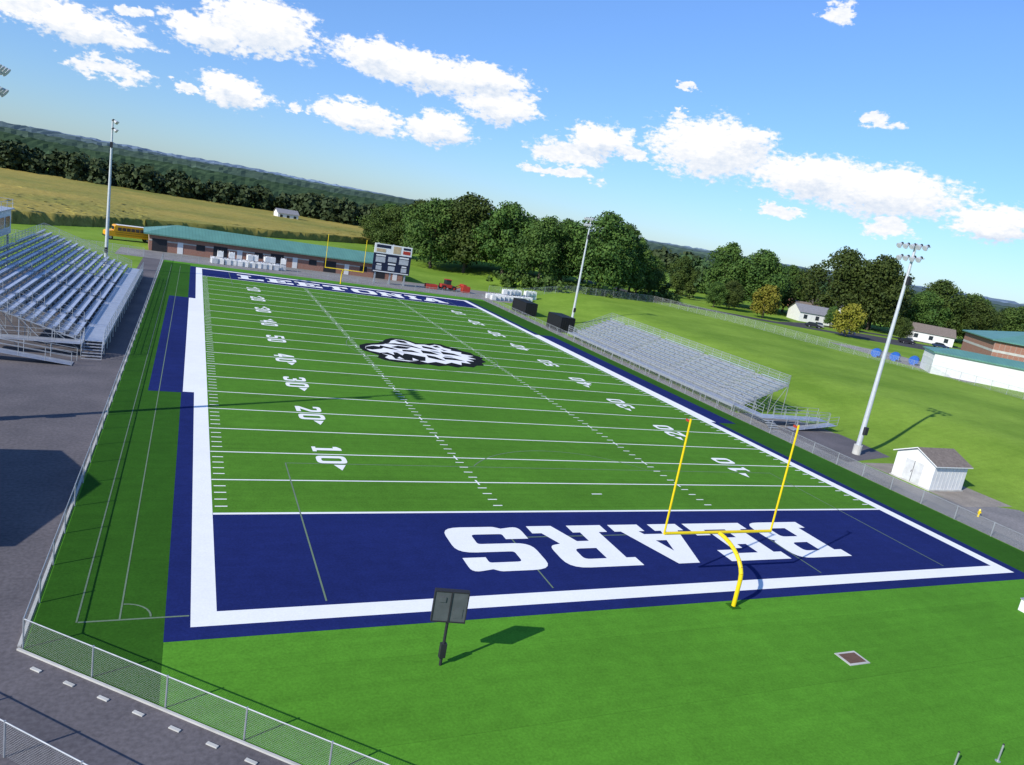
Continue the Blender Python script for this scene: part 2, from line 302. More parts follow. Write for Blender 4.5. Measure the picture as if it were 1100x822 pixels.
def word(mb,txt,gap,x0,x1,y0,y1,flip,z):
    tot=sum(GL[c_][0] for c_ in txt)+gap*(len(txt)-1); sx=(x1-x0)/tot; sy=(y1-y0)/12; cx=0
    for ch in txt:
        if flip: T=lambda px,py,cx=cx:(x1-(cx+px)*sx,y1-py*sy)
        else: T=lambda px,py,cx=cx:(x0+(cx+px)*sx,y0+py*sy)
        glyph(mb,ch,T,z); cx+=GL[ch][0]+gap
mb=MB(); word(mb,'BEARS',1.1,11.6,37.9,2.1,7.1,True,.033); mb.make('end_zone_lettering',[m_white])
mb=MB(); word(mb,'LEETONIA',1.2,5.6,43.4,102.7,107.6,False,.033); mb.make('end_zone_lettering',[m_white])
mb=MB(); num=['10','20','30','40','50','40','30','20','10']
for i,s_ in enumerate(num):
    Y=18.288+9.144*i; k=1.95/12; kw=1.35/7; gp=.32
    for side in(0,1):
        for j,ch in enumerate(s_):
            if side==0: T=lambda px,py,j=j:(6.35+py*k, Y+( (gp+(7-px)*kw) if j==0 else (-gp-px*kw)))
            else: T=lambda px,py,j=j:(TX1-6.35-py*k, Y+( (-gp-(7-px)*kw) if j==0 else (gp+px*kw)))
            glyph(mb,ch,T,.033)
        if s_!='50':
            dr=-1 if i<4 else 1; xx=6.35+1.35 if side==0 else TX1-6.35-1.35; yy=Y+dr*(gp+1.35+.25)
            mb.poly([[(xx-.38,yy),(xx+.38,yy),(xx,yy+dr*.95)] if dr>0 else [(xx+.38,yy),(xx-.38,yy),(xx,yy+dr*.95)]],.033)
mb.make('yard_numbers',[m_white])
# bear logo
sil=[(0,36),(2,45),(9,52),(19,57),(25,64),(29,72),(36,79),(45,80),(51,75),(54,69),(63,70),(70,74),(77,73),(80,67),(86,63),(89,56),(95,51),(95,45),(100,38),(96,32),(97,25),(91,20),(90,13),(83,11),(78,5),(71,6),(64,1),(57,4),(49,0),(42,3),(34,0),(27,3),(19,2),(11,5),(7,11),(10,18),(5,24),(1,28)]
inn=[(4,35),(6,42),(12,48),(22,53),(29,60),(33,69),(39,75),(45,75),(49,70),(52,64),(60,66),(64,64),(70,69),(74,67),(75,61),(80,57),(78,53),(86,50),(84,45),(93,41),(86,37),(91,31),(83,30),(86,23),(79,23),(80,15),(73,17),(70,9),(64,14),(57,8),(51,12),(43,7),(38,11),(29,7),(22,8),(15,9),(13,13),(17,19),(12,26),(6,29)]
feat=[[(27,47),(34,53),(44,51),(39,45),(32,44)],[(23,56),(34,61),(47,58),(54,48),(45,53),(35,55.5)],[(4,34),(6,41),(13,46),(20,43),(17,38),(9,33)],[(12,25),(24,31),(36,29),(47,24),(43,12),(31,9),(20,11),(20,20)],[(36,70),(40,73.5),(45,72),(46,65),(40,65)],[(66,64),(71,66),(72,60),(67,59)],[(56,61),(63,57),(67,50),(61,51),(55,54)],[(67,47),(77,43),(81,36),(73,38),(66,38)],[(50,45),(58,43),(62,34),(56,35),(49,36)],[(62,29),(72,28),(78,21),(70,22),(62,22)],[(50,31),(56,28),(61,17),(55,19),(49,23)],[(19,49),(27,44),(31,38),(24,40),(17,44)],[(34,41),(42,42),(47,35),(40,36),(33,36)],[(70,56),(75,51),(71,50)]]
teeth=[[(19,28.5),(24,30.4),(22.5,22)],[(27,29.8),(32,29),(29,23)],[(22,13),(27,11.5),(25,18)],[(33,10.5),(38,12),(35,18)]]
gry=[[(58.5,48),(64,45),(66,40),(60,41)],[(44,64),(38,60.5),(48,60)],[(66,34),(73,32),(70,30),(64,31)],[(24,36),(32,34),(40,32),(30,32.5)]]
TL=lambda x,y:(16.5+x*.156,47.6+y*.18)
mb=MB(); mb.poly([sil],.029,1,TL); mb.poly([inn],.033,0,TL)
for f_ in feat: mb.poly([f_],.037,1,TL)
for f_ in teeth: mb.poly([f_],.041,0,TL)
for f_ in gry: mb.poly([f_],.0375,2,TL)
m_tblk=turfmat('turf_black',(.012,.014,.016),.1); m_tgry=turfmat('turf_grey',(.3,.32,.34),.05)
mb.make('bear_head_logo',[m_white,m_tblk,m_tgry])
# ------------------------------------------------------------------ goal posts
def goalpost(yb,s):
    mb=MB(); x=24.385; r=.085
    pts=[(x,yb-s*2.2,0)]+[(x,yb-s*2.2,1.5)]
    for k in range(9):
        t=math.pi/2*k/8; pts.append((x,yb-s*2.2+s*(2.2)*(1-math.cos(t)),1.5+1.5*math.sin(t)))
    for p,q in zip(pts[:-1],pts[1:]): mb.cyl(p,q,.11,0,12)
    mb.cyl((x-3.555,yb,3.05),(x+3.555,yb,3.05),r,0,10)
    for sx in(-3.555,3.555):
        mb.cyl((x+sx,yb,3.0),(x+sx,yb,9.15),.055,0,10); mb.box(x+sx-.01,x+sx+.01,yb-.05,yb+.35,8.95,9.07,1)
    mb.box(x-.28,x+.28,yb-s*2.2-.28,yb-s*2.2+.28,.01,.04,2)
    return mb.make('goal_post',[m_yel,m_red,m_tdark],smooth=False)
goalpost(-.15,1); goalpost(FL+.15,-1)
# ------------------------------------------------------------------ play clock (seen from behind)
m_gp=mat('grey_panel',(.10,.11,.115),None,3,.5)
mb=MB(); px,py=7.9,-4.7
mb.cyl((px,py,0),(px,py,2.0),.06,1,10); mb.box(px-.12,px+.12,py-.09,py+.09,.35,.95,1)
T=Matrix.Translation((px,py,0))@Matrix.Rotation(math.radians(-14),4,'Z')
mb.box(-.62,.62,-.09,.09,1.95,3.15,0,T); mb.box(-.66,.66,-.11,.11,3.15,3.2,1,T); mb.box(-.66,.66,-.11,.11,1.9,1.95,1,T)
mb.box(-.66,-.62,-.11,.11,1.95,3.15,1,T); mb.box(.62,.66,-.11,.11,1.95,3.15,1,T)
mb.box(-.03,.03,-.12,-.09,1.95,3.15,1,T); mb.box(-.45,-.2,-.13,-.09,2.75,2.95,0,T); mb.box(.15,.5,-.11,-.09,2.1,2.5,0,T)
mb.box(-.5,-.1,.09,.1,2.15,2.95,1,T); mb.box(.1,.5,.09,.1,2.15,2.95,1,T)
mb.make('play_clock',[m_gp,m_dark,m_galv])
mb=MB(); mb.box(26.75,28.05,-7.7,-6.75,.008,.035,0); mb.box(26.88,27.92,-7.58,-6.87,.035,.042,1); mb.make('drain_cover',[m_conc,m_tan])
mb=MB(); mb.box(43.75,44.7,-5.6,-4.9,.0,.7,0); mb.box(43.7,44.75,-5.65,-4.85,.7,.76,1); mb.box(43.95,44.5,-5.62,-5.6,.15,.6,1); mb.make('utility_box',[m_wpaint,m_galv],bevel=.01)
for sx,sy in((25.3,-13.8),(27.8,-13.9)):
    mb=MB(); mb.cyl((sx,sy,0),(sx,sy,.75),.035,0,8); mb.cyl((sx,sy,.75),(sx,sy,.8),.045,1,8,.02); mb.cyl((sx,sy,.008),(sx,sy,.03),.1,0,10); mb.make('field_marker_post',[m_galv,m_dark])
# ------------------------------------------------------------------ fences
def fence(name,pts,H=1.15,sp=3.0,zf=hh,top=True):
    mb=MB(); L_=0
    for (x0,y0),(x1,y1) in zip(pts[:-1],pts[1:]):
        d_=math.hypot(x1-x0,y1-y0); n=max(1,round(d_/sp))
        for k in range(n):
            t0,t1=k/n,(k+1)/n; a_=(x0+(x1-x0)*t0,y0+(y1-y0)*t0); b_=(x0+(x1-x0)*t1,y0+(y1-y0)*t1); za,zb=zf(*a_),zf(*b_)
            mb.cyl((*a_,za),(*a_,za+H+.04),.032,0,6)
            if top: mb.cyl((*a_,za+H),(*b_,zb+H),.022,0,6)
            mb.quad([(*a_,za+.03),(*b_,zb+.03),(*b_,zb+H),(*a_,za+H)],1,[(L_,0),(L_+d_/n,0),(L_+d_/n,H),(L_,H)]); L_+=d_/n
    mb.cyl((*pts[-1],zf(*pts[-1])),(*pts[-1],zf(*pts[-1])+H+.04),.032,0,6)
    return mb.make(name,[m_galv,m_link])
fence('chain_link_fence',[(12,-17.1),(-6.2,-1.6),(-6.2,60),(-6.4,117)])
fence('chain_link_fence',[(55.15,-17),(55.15,116)])
fence('chain_link_fence',[(-12,-.9),(-1.5,-10.8)])
fence('chain_link_fence',[(-6.4,117),(20,118),(55.1,116)])
fence('chain_link_fence',[(62,130),(93,134),(113,137),(121,109),(124.5,83),(130.5,63),(130,30)],1.8)
fence('chain_link_fence',[(-35,120),(-17,118),(-9.5,117)],1.5)
mb=MB()
for k in range(9):
    t=k/8; x=-5.6+t*8.5; y=-2.9-t*7.3; T=Matrix.Translation((x,y,0))@Matrix.Rotation(math.atan2(-7.3,8.5),4,'Z'); mb.box(-.2,.2,-.06,.06,.004,.05,0,T)
mb.make('concrete_curb',[m_conc],bevel=.01)
mb=MB()
T=Matrix.Translation((-6.35,-1.65,0))@Matrix.Rotation(math.atan2(-15.5,18.2),4,'Z'); mb.box(0,23,-.03,.05,.0,.07,0,T); mb.box(-6.38,-6.27,-1.5,116,0,.07,0); mb.make('concrete_edging',[m_conc])
# ------------------------------------------------------------------ bleachers
def bleacher(x0,s,y0,y1,z0,rows,run,rise,nais,zdeck=None):
    mb=MB()
    xe=x0+s*rows*run; X=lambda a_,b_:(min(a_,b_),max(a_,b_))
    aw=1.3; ais=[y0+(y1-y0)*(k+.5)/nais for k in range(nais)]
    segs=[]; p=y0
    for a_ in ais: segs.append((p,a_-aw/2)); p=a_+aw/2
    segs.append((p,y1))
    for i in range(rows):
        xa=x0+s*i*run; z=z0+i*rise
        lo_,hi_=X(xa,xa+s*run*.60); 
        mb.box(lo_,hi_,y0,y1,z-.04,z,1)
        lo_,hi_=X(xa+s*run*.95,xa+s*run*.97); mb.box(lo_,hi_,y0,y1,z-.02,z+rise-.05,0)
        for (a_,b_) in segs:
            lo_,hi_=X(xa+s*run*.66,xa+s*run*1.02); mb.box(lo_,hi_,a_,b_,z+.40,z+.45,2)
            n=max(1,int((b_-a_)/2))
            for k in range(n+1):
                yy=a_+(b_-a_)*k/n; lo_,hi_=X(xa+s*run*.8,xa+s*run*.88); mb.box(lo_,hi_,yy-.03,yy+.03,z,z+.4,0)
    n=int((y1-y0)/2.4)
    for k in range(n+1):
        yy=y0+(y1-y0)*k/n
        mb.cyl((x0,yy,z0-.12),(xe,yy,z0+rows*rise-.12),.05,0,4)
        for j in range(0,rows+1,3):
            xx=x0+s*j*run; zt=z0+j*rise-.1
            mb.cyl((xx,yy,0),(xx,yy,zt),.045,0,4)
            if j+3<=rows: mb.cyl((xx,yy,.1),(x0+s*(j+3)*run,yy,z0+(j+3)*rise-.1),.03,0,4)
    zt=z0+rows*rise
    def rail(p,q,h=1.07,n=None,bars=3):
        p=Vector(p);q=Vector(q); d_=(q-p).length; n=n or max(1,round(d_/1.8))
        for k in range(n+1):
            u=p+(q-p)*k/n; mb.cyl(u,u+Vector((0,0,h)),.024,0,5)
        for j in range(bars):
            hz=Vector((0,0,h*(j+1)/bars)); mb.cyl(p+hz,q+hz,.022,0,5)
    rail((xe,y0,zt),(xe,y1,zt)); 
    mb.quad([(xe,y0,zt),(xe,y1,zt),(xe,y1,zt+1.05),(xe,y0,zt+1.05)],3,[(0,0),(y1-y0,0),(y1-y0,1),(0,1)])
    for yy in(y0,y1):
        rail((x0,yy,z0),(xe,yy,zt)); mb.quad([(x0,yy,z0),(xe,yy,zt),(xe,yy,zt+1.05),(x0,yy,z0+1.05)],3,[(0,0),(8,0),(8,1),(0,1)])
    for a_ in ais:
        for st in range(1,rows-1,4):
            rail((x0+s*st*run,a_,z0+st*rise),(x0+s*(st+2.4)*run,a_,z0+(st+2.4)*rise),.95,2,2)
    if zdeck:
        fx=x0-s*zdeck; lo_,hi_=X(fx,x0-s*.02); mb.box(lo_,hi_,y0,y1,z0-.05,z0,1); rail((fx,y0,z0),(fx,y1,z0))
        mb.quad([(fx,y0,z0),(fx,y1,z0),(fx,y1,z0+1.05),(fx,y0,z0+1.05)],3,[(0,0),(y1-y0,0),(y1-y0,1),(0,1)])
        for k in range(n+1): yy=y0+(y1-y0)*k/n; mb.cyl((fx,yy,0),(fx,yy,z0),.045,0,5)
        lo_,hi_=X(fx-s*.02,fx); mb.box(lo_,hi_,y0,y1,z0-.3,z0-.055,0)
    return mb,rail
mb,rail=bleacher(-9.6,-1,41.5,91,1.15,14,.78,.265,4,1.5)
for k in range(6): mb.box(-9.6,-8.1,41.4-.3*(k+1),41.4-.3*k,1.15-.19*(k+1)-.04,1.15-.19*(k+1),1)
rail((-9.6,41.4,1.15),(-9.6,39.6,.1)); rail((-8.1,41.4,1.15),(-8.1,39.6,.1))
mb.quad([(-9.7,41.4,1.15),(-9.7,39.9,1.15),(-17,39.9,1.1),(-17,41.4,1.1)][::-1],1); rail((-9.7,39.9,1.15),(-17,39.9,1.1)); rail((-9.7,38.3,.1),(-17,38.3,1.05)); rail((-9.9,36.9,.05),(-17,36.9,1.05))
mb.quad([(-9.9,38.2,.06),(-9.9,36.95,.06),(-17,36.95,1.02),(-17,38.2,1.02)][::-1],1)
mb.make('grandstand_bleachers',[m_galv,m_alu,m_seat,m_link])
mb,rail=bleacher(57.6,1,36.2,78.4,.9,9,.74,.33,4,1.1)
mb.box(58,66.4,31.2,32.9,.86,.9,1)
rail((58,31.2,.9),(66.4,31.2,.9)); rail((59.6,32.9,.9),(66.4,32.9,.9)); mb.box(56.5,58,31.2,36.1,.86,.9,1); rail((56.5,32.5,.9),(56.5,36.1,.9)); rail((58,32.9,.9),(58,36.1,.9))
rail((60,29.8,.0),(66.4,29.8,.85)); rail((60,31.05,.0),(66.4,31.05,.85)); mb.quad([(60,29.8,.03),(66.4,29.8,.85),(66.4,31.1,.85),(60,31.1,.03)],1)
for k in range(5): mb.box(56.6,57.9,31.1-.3*(k+1),31.1-.3*k,.9-.18*(k+1)-.04,.9-.18*(k+1),1)
for xx in(58.2,62,66.3):
    for yy in(31.3,32.8): mb.cyl((xx,yy,0),(xx,yy,.86),.05,0,5)
mb.make('sideline_bleachers',[m_galv,m_alu,m_seat,m_link])
# press box
mb=MB(); mb.box(-27,-22.7,55,82.3,4.9,7.9,0); mb.box(-27.3,-22.4,54.7,82.6,7.9,8.05,1)
for k in range(9): y=56+k*2.9; mb.box(-22.7,-22.66,y,y+2.3,5.8,7.1,2)
for k in range(10): y=55+k*3; mb.cyl((-22.5,y,8.05),(-22.5,y,9.1),.03,3,5)
for h in(8.6,9.1): mb.cyl((-22.5,54.8,h),(-22.5,82.5,h),.025,3,5); mb.cyl((-22.5,82.5,h),(-27.2,82.5,h),.025,3,5)
for y in(55.3,64,73,82): 
    for x in(-26.8,-23): mb.cyl((x,y,0),(x,y,4.9),.12,3,8)
mb.box(-26,-24,82.3,82.34,5.2,7.2,2)
mb.make('press_box',[m_wpaint,m_alu,m_glass,m_galv])
# ------------------------------------------------------------------ light poles
m_lamp=mat('lamp_glass',(.7,.72,.75),None,2,.2)
def light_pole(x,y,z0,H,face):
    mb=MB(); mb.cyl((x,y,z0-.2),(x,y,z0+1.0),.42,2,14); mb.cyl((x,y,z0+.9),(x,y,z0+H),.26,0,12,.12)
    for r_,zz,n in((0,H-.2,5),(1,H-1.35,4)):
        hw=.62*(n-1)/2+.3
        mb.box(x-.06,x+.06,y-hw,y+hw,z0+zz-.06,z0+zz+.06,0)
        for k in range(n):
            yy=y+(k-(n-1)/2)*.62*1.15
            d_=Vector((face*.8,0,-.6)).normalized(); p=Vector((x+face*.12,yy,z0+zz+.12))
            mb.cyl(p,p+d_*.22,.12,1,10,.14); mb.cyl(p+d_*.22,p+d_*.55,.15,0,12,.29); mb.cyl(p+d_*.552,p+d_*.57,.27,3,12)
            mb.box(p.x-.06,p.x+.06,yy-.05,yy+.05,z0+zz-.02,z0+zz+.14,1)
    mb.box(x-.2,x+.2,y-.5,y-.2,z0+2.2,z0+3.0,1)
    mb.box(x-.18*1,x+.18,y-.42,y-.16,z0+H-4,z0+H-3.2,1)
    return mb.make('stadium_light_pole',[m_pole,m_dark,m_conc,m_lamp])
light_pole(61.6,22.6,0,21.6,-1); light_pole(66.6,96.1,0,20.4,-1); light_pole(-13.5,97.3,0,21.5,1); light_pole(-12.6,22.8,0,20.6,1)
# ------------------------------------------------------------------ shed
mb=MB(); x0,x1,y0,y1=59.9,64.4,13.0,17.0
mb.box(x0-.1,x1+.1,y0-.1,y1+.1,.0,.12,3); mb.box(x0,x1,y0,y1,.12,2.45,0)
ym=(y0+y1)/2
for xx in(x0,x1): mb.quad([(xx,y0,2.45),(xx,y1,2.45),(xx,ym,3.35)] if xx==x0 else [(xx,y1,2.45),(xx,y0,2.45),(xx,ym,3.35)],0)
o_=.28
for s in(-1,1):
    ye=ym+s*(2+o_); ze=2.45-.9*o_/2
    a_=[(x0-o_,ye,ze),(x1+o_,ye,ze),(x1+o_,ym,3.37),(x0-o_,ym,3.37)]; a2=[(p[0],p[1],p[2]+.09) for p in a_]
    mb.quad(a2 if s<0 else a2[::-1],1); mb.quad(a_[::-1] if s<0 else a_,1)
    for i in range(4): j=(i+1)%4; mb.quad([a_[i],a_[j],a2[j],a2[i]],0)
mb.box(x0-.03,x0,ym-.9,ym+.9,.14,2.1,4); mb.box(x0-.045,x0-.03,ym-.02,ym+.02,.14,2.1,2)
mb.box(x0-.05,x0-.03,ym+.1,ym+.16,1.0,1.2,2)
for k in range(1,9): mb.box(x0+k*.5-.015,x0+k*.5+.015,y0-.02,y0,.14,2.4,4)
mb.make('storage_shed',[m_wpaint,m_brownroof,m_dark,m_conc,mat('white_trim',(.66,.66,.65),None,2,.6)])
mb=MB(); mb.cyl((58.8,7.6,0),(58.8,7.6,.55),.08,0,10); mb.cyl((58.8,7.6,.55),(58.8,7.6,.68),.10,0,10,.04); mb.cyl((58.62,7.6,.4),(58.98,7.6,.4),.045,0,8); mb.cyl((58.8,7.45,.4),(58.8,7.6,.4),.06,0,8); mb.make('fire_hydrant',[m_yel,m_wpaint])
# ------------------------------------------------------------------ far building
def hip_building(name,cx,cy,ang,W_,D_,H_,rise,zb,mats,ov=.8,doors=8):
    mb=MB(); T=Matrix.Translation((cx,cy,zb))@Matrix.Rotation(ang,4,'Z')
    mb.box(-W_/2,W_/2,-D_/2,D_/2,-.3,H_,0,None); mb.box(-W_/2-.04,W_/2+.04,-D_/2-.04,D_/2+.04,H_*.62,H_*.7,3)
    a_=[(-W_/2-ov,-D_/2-ov,H_),(W_/2+ov,-D_/2-ov,H_),(W_/2+ov,D_/2+ov,H_),(-W_/2-ov,D_/2+ov,H_)]; t=[(p[0],p[1],p[2]+.25) for p in a_]
    for i in range(4): j=(i+1)%4; mb.quad([a_[i],a_[j],t[j],t[i]],1)
    mb.quad(a_[::-1],1)
    r=[(-W_/2+D_/2,0,H_+rise),(W_/2-D_/2,0,H_+rise)]
    mb.quad([t[0],t[1],r[1],r[0]],1); mb.quad([t[2],t[3],r[0],r[1]],1); mb.quad([t[1],t[2],r[1]],1); mb.quad([t[3],t[0],r[0]],1)
    for k in range(doors):
        x=-W_/2+W_*(k+.5)/doors
        if k%3==0: mb.box(x-1.3,x+1.3,-D_/2-.05,-D_/2,.0,2.4,2)
        elif k%3==1: mb.box(x-.5,x+.5,-D_/2-.05,-D_/2,.0,2.2,4)
        else: mb.box(x-.8,x+.8,-D_/2-.05,-D_/2,1.1,2.2,2)
    ob=mb.make(name,mats); ob.matrix_world=T; return ob
hip_building('brick_fieldhouse',15.8,135,math.radians(3.5),51,10,3.1,2.0,0,[m_brick,m_teal,m_dark,m_conc,m_wpaint],1.0,14)
hip_building('brick_school_building',202,72,math.radians(-42),58,26,7.0,3.6,2.5,[m_brick,m_teal,m_glass,m_conc,m_wpaint],.8,14)
hip_building('white_building',149,55.5,math.radians(-41.5),42,9,4.1,1.2,2.5,[m_wpaint,m_teal,m_wpaint,m_wpaint,m_wpaint],.4,4)
def gable_house(name,x,y,z,W_,D_,H_,R_,ang,wall,roof):
    mb=MB(); mb.box(-W_/2,W_/2,-D_/2,D_/2,0,H_,0)
    for s in(-1,1): mb.quad([(s*W_/2,-D_/2*s,H_),(s*W_/2,D_/2*s,H_),(s*W_/2,0,H_+R_)],0); mb.quad([(-W_/2-.4,s*(D_/2+.4),H_-.1),(W_/2+.4,s*(D_/2+.4),H_-.1),(W_/2+.4,0,H_+R_+.1),(-W_/2-.4,0,H_+R_+.1)][::-s],1)
    for k in range(3): xx=-W_/2+W_*(k+.5)/3; mb.box(xx-.6,xx+.6,-D_/2-.04,-D_/2,1.0,2.3,2)
    ob=mb.make(name,[wall,roof,m_glass]); ob.location=(x,y,z); ob.rotation_euler=(0,0,ang); return ob
m_groof=mat('grey_roof',(.26,.26,.28),None,2,.8)
gable_house('white_farmhouse',35,312,1.0,9,6,3.0,1.6,.2,m_wpaint,m_groof)
gable_house('white_house',265,215,2.5,14,9,3.2,2.4,-.6,m_wpaint,m_groof)
gable_house('white_house',218,132,2.5,13,9,3,2.4,-.8,m_wpaint,m_brownroof)
gable_house('white_house',180,146,2.5,12,8,3,2.2,-.3,m_wpaint,m_groof)
gable_house('brick_house',236,205,2.5,13,9,3,2.4,-.4,m_brick,m_brownroof)
gable_house('brick_house',190,156,2.5,12,9,3,2.4,-.4,m_brick,m_brownroof)
gable_house('offframe_shadow_building',-20,9,0,9,11,5.0,1.5,0,m_brick,m_brownroof)  # unseen building, added out of frame to cast the shadow on the asphalt
# ------------------------------------------------------------------ scoreboard
m_sbblue=mat('scoreboard_navy',(.015,.02,.05),None,2,.5); m_pan=mat('light_panel',(.45,.47,.5),None,2,.5); m_or=mat('tan_banner',(.55,.42,.25),None,2,.5)
mb=MB(); T=Matrix.Translation((36.3,122.5,0))@Matrix.Rotation(math.radians(2),4,'Z')
for x in(-3.2,0,3.2): mb.box(x-.15,x+.15,-.15,.15,0,8.3,0,T)
mb.box(-4,4,-.4,-.15,2.3,6.2,2,T); mb.box(-4,4,-.4,-.15,6.3,8.2,1,T); mb.box(-4.05,4.05,-.45,-.16,6.2,6.3,0,T)
for (x0,x1,z0,z1) in((-3.5,-1.5,4.4,5.5),(-.9,.9,4.7,5.7),(1.5,3.5,4.4,5.5),(-3.3,-2.1,2.8,3.7),(-.7,.7,2.9,3.8),(2.1,3.3,2.8,3.7)): mb.box(x0,x1,-.43,-.4,z0,z1,3,T)
for (x0,x1,z0,z1) in((-3.5,-1.5,5.65,5.95),(1.5,3.5,5.65,5.95),(-3.2,-2.2,3.85,4.1),(2.2,3.2,3.85,4.1),(-.8,.8,4.1,4.4),(-3.8,3.8,2.42,2.6)): mb.box(x0,x1,-.43,-.4,z0,z1,1,T)
mb.box(-3.6,-.6,-.43,-.4,7.4,8.0,2,T); mb.box(-3.6,-1.6,-.43,-.4,6.5,7.2,6,T); mb.box(0,1.6,-.43,-.4,6.5,8.0,6,T); mb.box(2.1,3.7,-.43,-.4,6.6,7.3,4,T); mb.box(2.1,3.7,-.43,-.4,7.5,7.95,2,T)
mb.make('scoreboard',[m_galv,m_wpaint,m_sbblue,m_pan,m_red,m_blue,m_or])
# ------------------------------------------------------------------ bulk sacks
def sacks(name,p,q,n,rows,s=1.15):
    mb=MB()
    for i in range(n):
        for r_ in range(rows):
            if r_==rows-1 and random.random()<.25 and rows>1: continue
            t=(i+.5)/n; x=p[0]+(q[0]-p[0])*t+random.uniform(-.1,.1); y=p[1]+(q[1]-p[1])*t+random.uniform(-.1,.1); T=Matrix.Translation((x,y,.02+r_*s*1.02))@Matrix.Rotation(random.uniform(-.2,.2),4,'Z')
            w=s*.46; mb.box(-w,w,-w,w,0,s*.86,0,T); mb.box(-w*.45,w*.45,-w*.45,w*.45,s*.86,s*1.0,0,T)
            for sx in(-1,1):
                for sy in(-1,1): mb.box(sx*w*.85-.04,sx*w*.85+.04,sy*w*.85-.04,sy*w*.85+.04,s*.86,s*1.06,0,T)
    o=mb.make(name,[m_sack],bevel=.1); return o
sacks('bulk_sacks',(1.5,121.5),(15.5,123.5),13,2); sacks('bulk_sacks',(1.7,120.2),(14,122),11,1)
sacks('bulk_sacks',(57.5,119.5),(72,125.5),13,2); sacks('bulk_sacks',(58,117.9),(70,122.6),10,1)
# ------------------------------------------------------------------ vehicles
def wheel(mb,x,y,r,w_,T,mt,mh):
    a_=T@Vector((x,y-w_/2,r)); b_=T@Vector((x,y+w_/2,r)); mb.cyl(a_,b_,r,mt,14); a2=T@Vector((x,y-w_/2-.01,r)); b2=T@Vector((x,y+w_/2+.01,r)); mb.cyl(a2,b2,r*.5,mh,10)
def school_bus(x,y,z,ang):
    mb=MB(); T=Matrix.Translation((x,y,z))@Matrix.Rotation(ang,4,'Z')
    prof=[(-4.9,.75),(-4.9,2.75),(-4.7,3.0),(2.9,3.0),(3.15,2.85),(3.35,1.9),(4.5,1.75),(4.75,1.55),(4.75,.75)]
    n=len(prof); L_=[T@Vector((p[0],-1.22,p[1])) for p in prof]; R_=[T@Vector((p[0],1.22,p[1])) for p in prof]
    mb.quad(L_[::-1],0); mb.quad(R_,0)
    for i in range(n): j=(i+1)%n; mb.quad([L_[i],L_[j],R_[j],R_[i]],0)
    for s in(-1,1):
        y0,y1=(s*1.22,s*1.25) if s>0 else (-1.25,-1.22)
        for k in range(9): mb.box(-4.6+k*.82,-4.6+k*.82+.68,y0,y1,1.95,2.6,1,T)
        for h in(1.2,1.6): mb.box(-4.9,3.1,y0,y1,h,h+.06,2,T)
    mb.box(3.3,3.33,-1.0,1.0,2.0,2.7,1,T); mb.box(-4.93,-4.9,-.9,.9,1.9,2.6,1,T)
    mb.box(4.75,4.9,-1.15,1.15,.6,.85,2,T); mb.box(-5.05,-4.9,-1.15,1.15,.6,.85,2,T); mb.box(-4.5,2.6,-1.0,1.0,3.0,3.04,3,T)
    for xx in(-3.0,3.9):
        for s in(-1,1): wheel(mb,xx,s*1.05,.5,.3,T,2,4)
    return mb.make('school_bus',[m_bus,m_glass,m_black,m_wpaint,m_galv],bevel=.03)
school_bus(-13.4,141,0,math.radians(18)+math.pi)
def car(x,y,z,ang,paint):
    mb=MB(); T=Matrix.Translation((x,y,z))@Matrix.Rotation(ang,4,'Z')
    low=[(-2.2,.35),(-2.25,.85),(-2.0,.98),(-1.3,1.0),(-.9,1.0),(1.0,.98),(2.0,.82),(2.2,.65),(2.2,.35)]
    cab=[(-1.75,.98),(-1.3,1.42),(-.1,1.46),(.35,1.42),(1.1,.97)]
    for prof,w_,m_ in((low,.88,0),(cab,.74,1)):
        A=[T@Vector((p[0],-w_,p[1])) for p in prof]; B=[T@Vector((p[0],w_,p[1])) for p in prof]; mb.quad(A[::-1],m_); mb.quad(B,m_)
        for i in range(len(prof)): j=(i+1)%len(prof); mb.quad([A[i],A[j],B[j],B[i]],m_)
    mb.box(-1.3,.35,-.72,.72,1.44,1.49,0,T)
    for xx in(-1.4,1.4):
        for s in(-1,1): wheel(mb,xx,s*.8,.33,.2,T,2,3)
    return mb.make('parked_car',[paint,m_glass,m_black,m_galv],bevel=.03)
cp=[mat('car_paint_dark',(.03,.03,.04),None,2,.3,spec=.6),mat('car_paint_silver',(.45,.46,.48),None,2,.3,.3),mat('car_paint_blue',(.03,.05,.12),None,2,.3)]
for i,(x,y,an) in enumerate([(163,128,-.5),(168,131,1.1),(172,124,-.5),(190,118,-.4),(196,122,.8),(205,118,-.5)]): car(x,y,hh(x),an,cp[i%3])
def container(x,y,L_,W_,H_,ang):
    mb=MB(); T=Matrix.Translation((x,y,0))@Matrix.Rotation(ang,4,'Z'); mb.box(-L_/2,L_/2,-W_/2,W_/2,.15,H_,0,T)
    n=int(L_/.4)
    for k in range(n+1):
        xx=-L_/2+L_*k/n
        for s in(-1,1): mb.box(xx-.05,xx+.05,min(s*W_/2,s*(W_/2+.04)),max(s*W_/2,s*(W_/2+.04)),.2,H_-.1,0,T)
    mb.box(-L_/2-.05,L_/2+.05,-W_/2-.05,W_/2+.05,H_,H_+.08,0,T); mb.box(-L_/2,-L_/2+.3,-W_/2,W_/2,0,.15,1,T); mb.box(L_/2-.3,L_/2,-W_/2,W_/2,0,.15,1,T)
    return mb.make('storage_container',[m_black,m_dark])
container(58.3,85,2.6,5.4,2.6,0); container(58.8,102,2.4,6.5,2.4,0)
mb=MB(); T=Matrix.Translation((50.5,125.5,0))@Matrix.Rotation(.1,4,'Z')
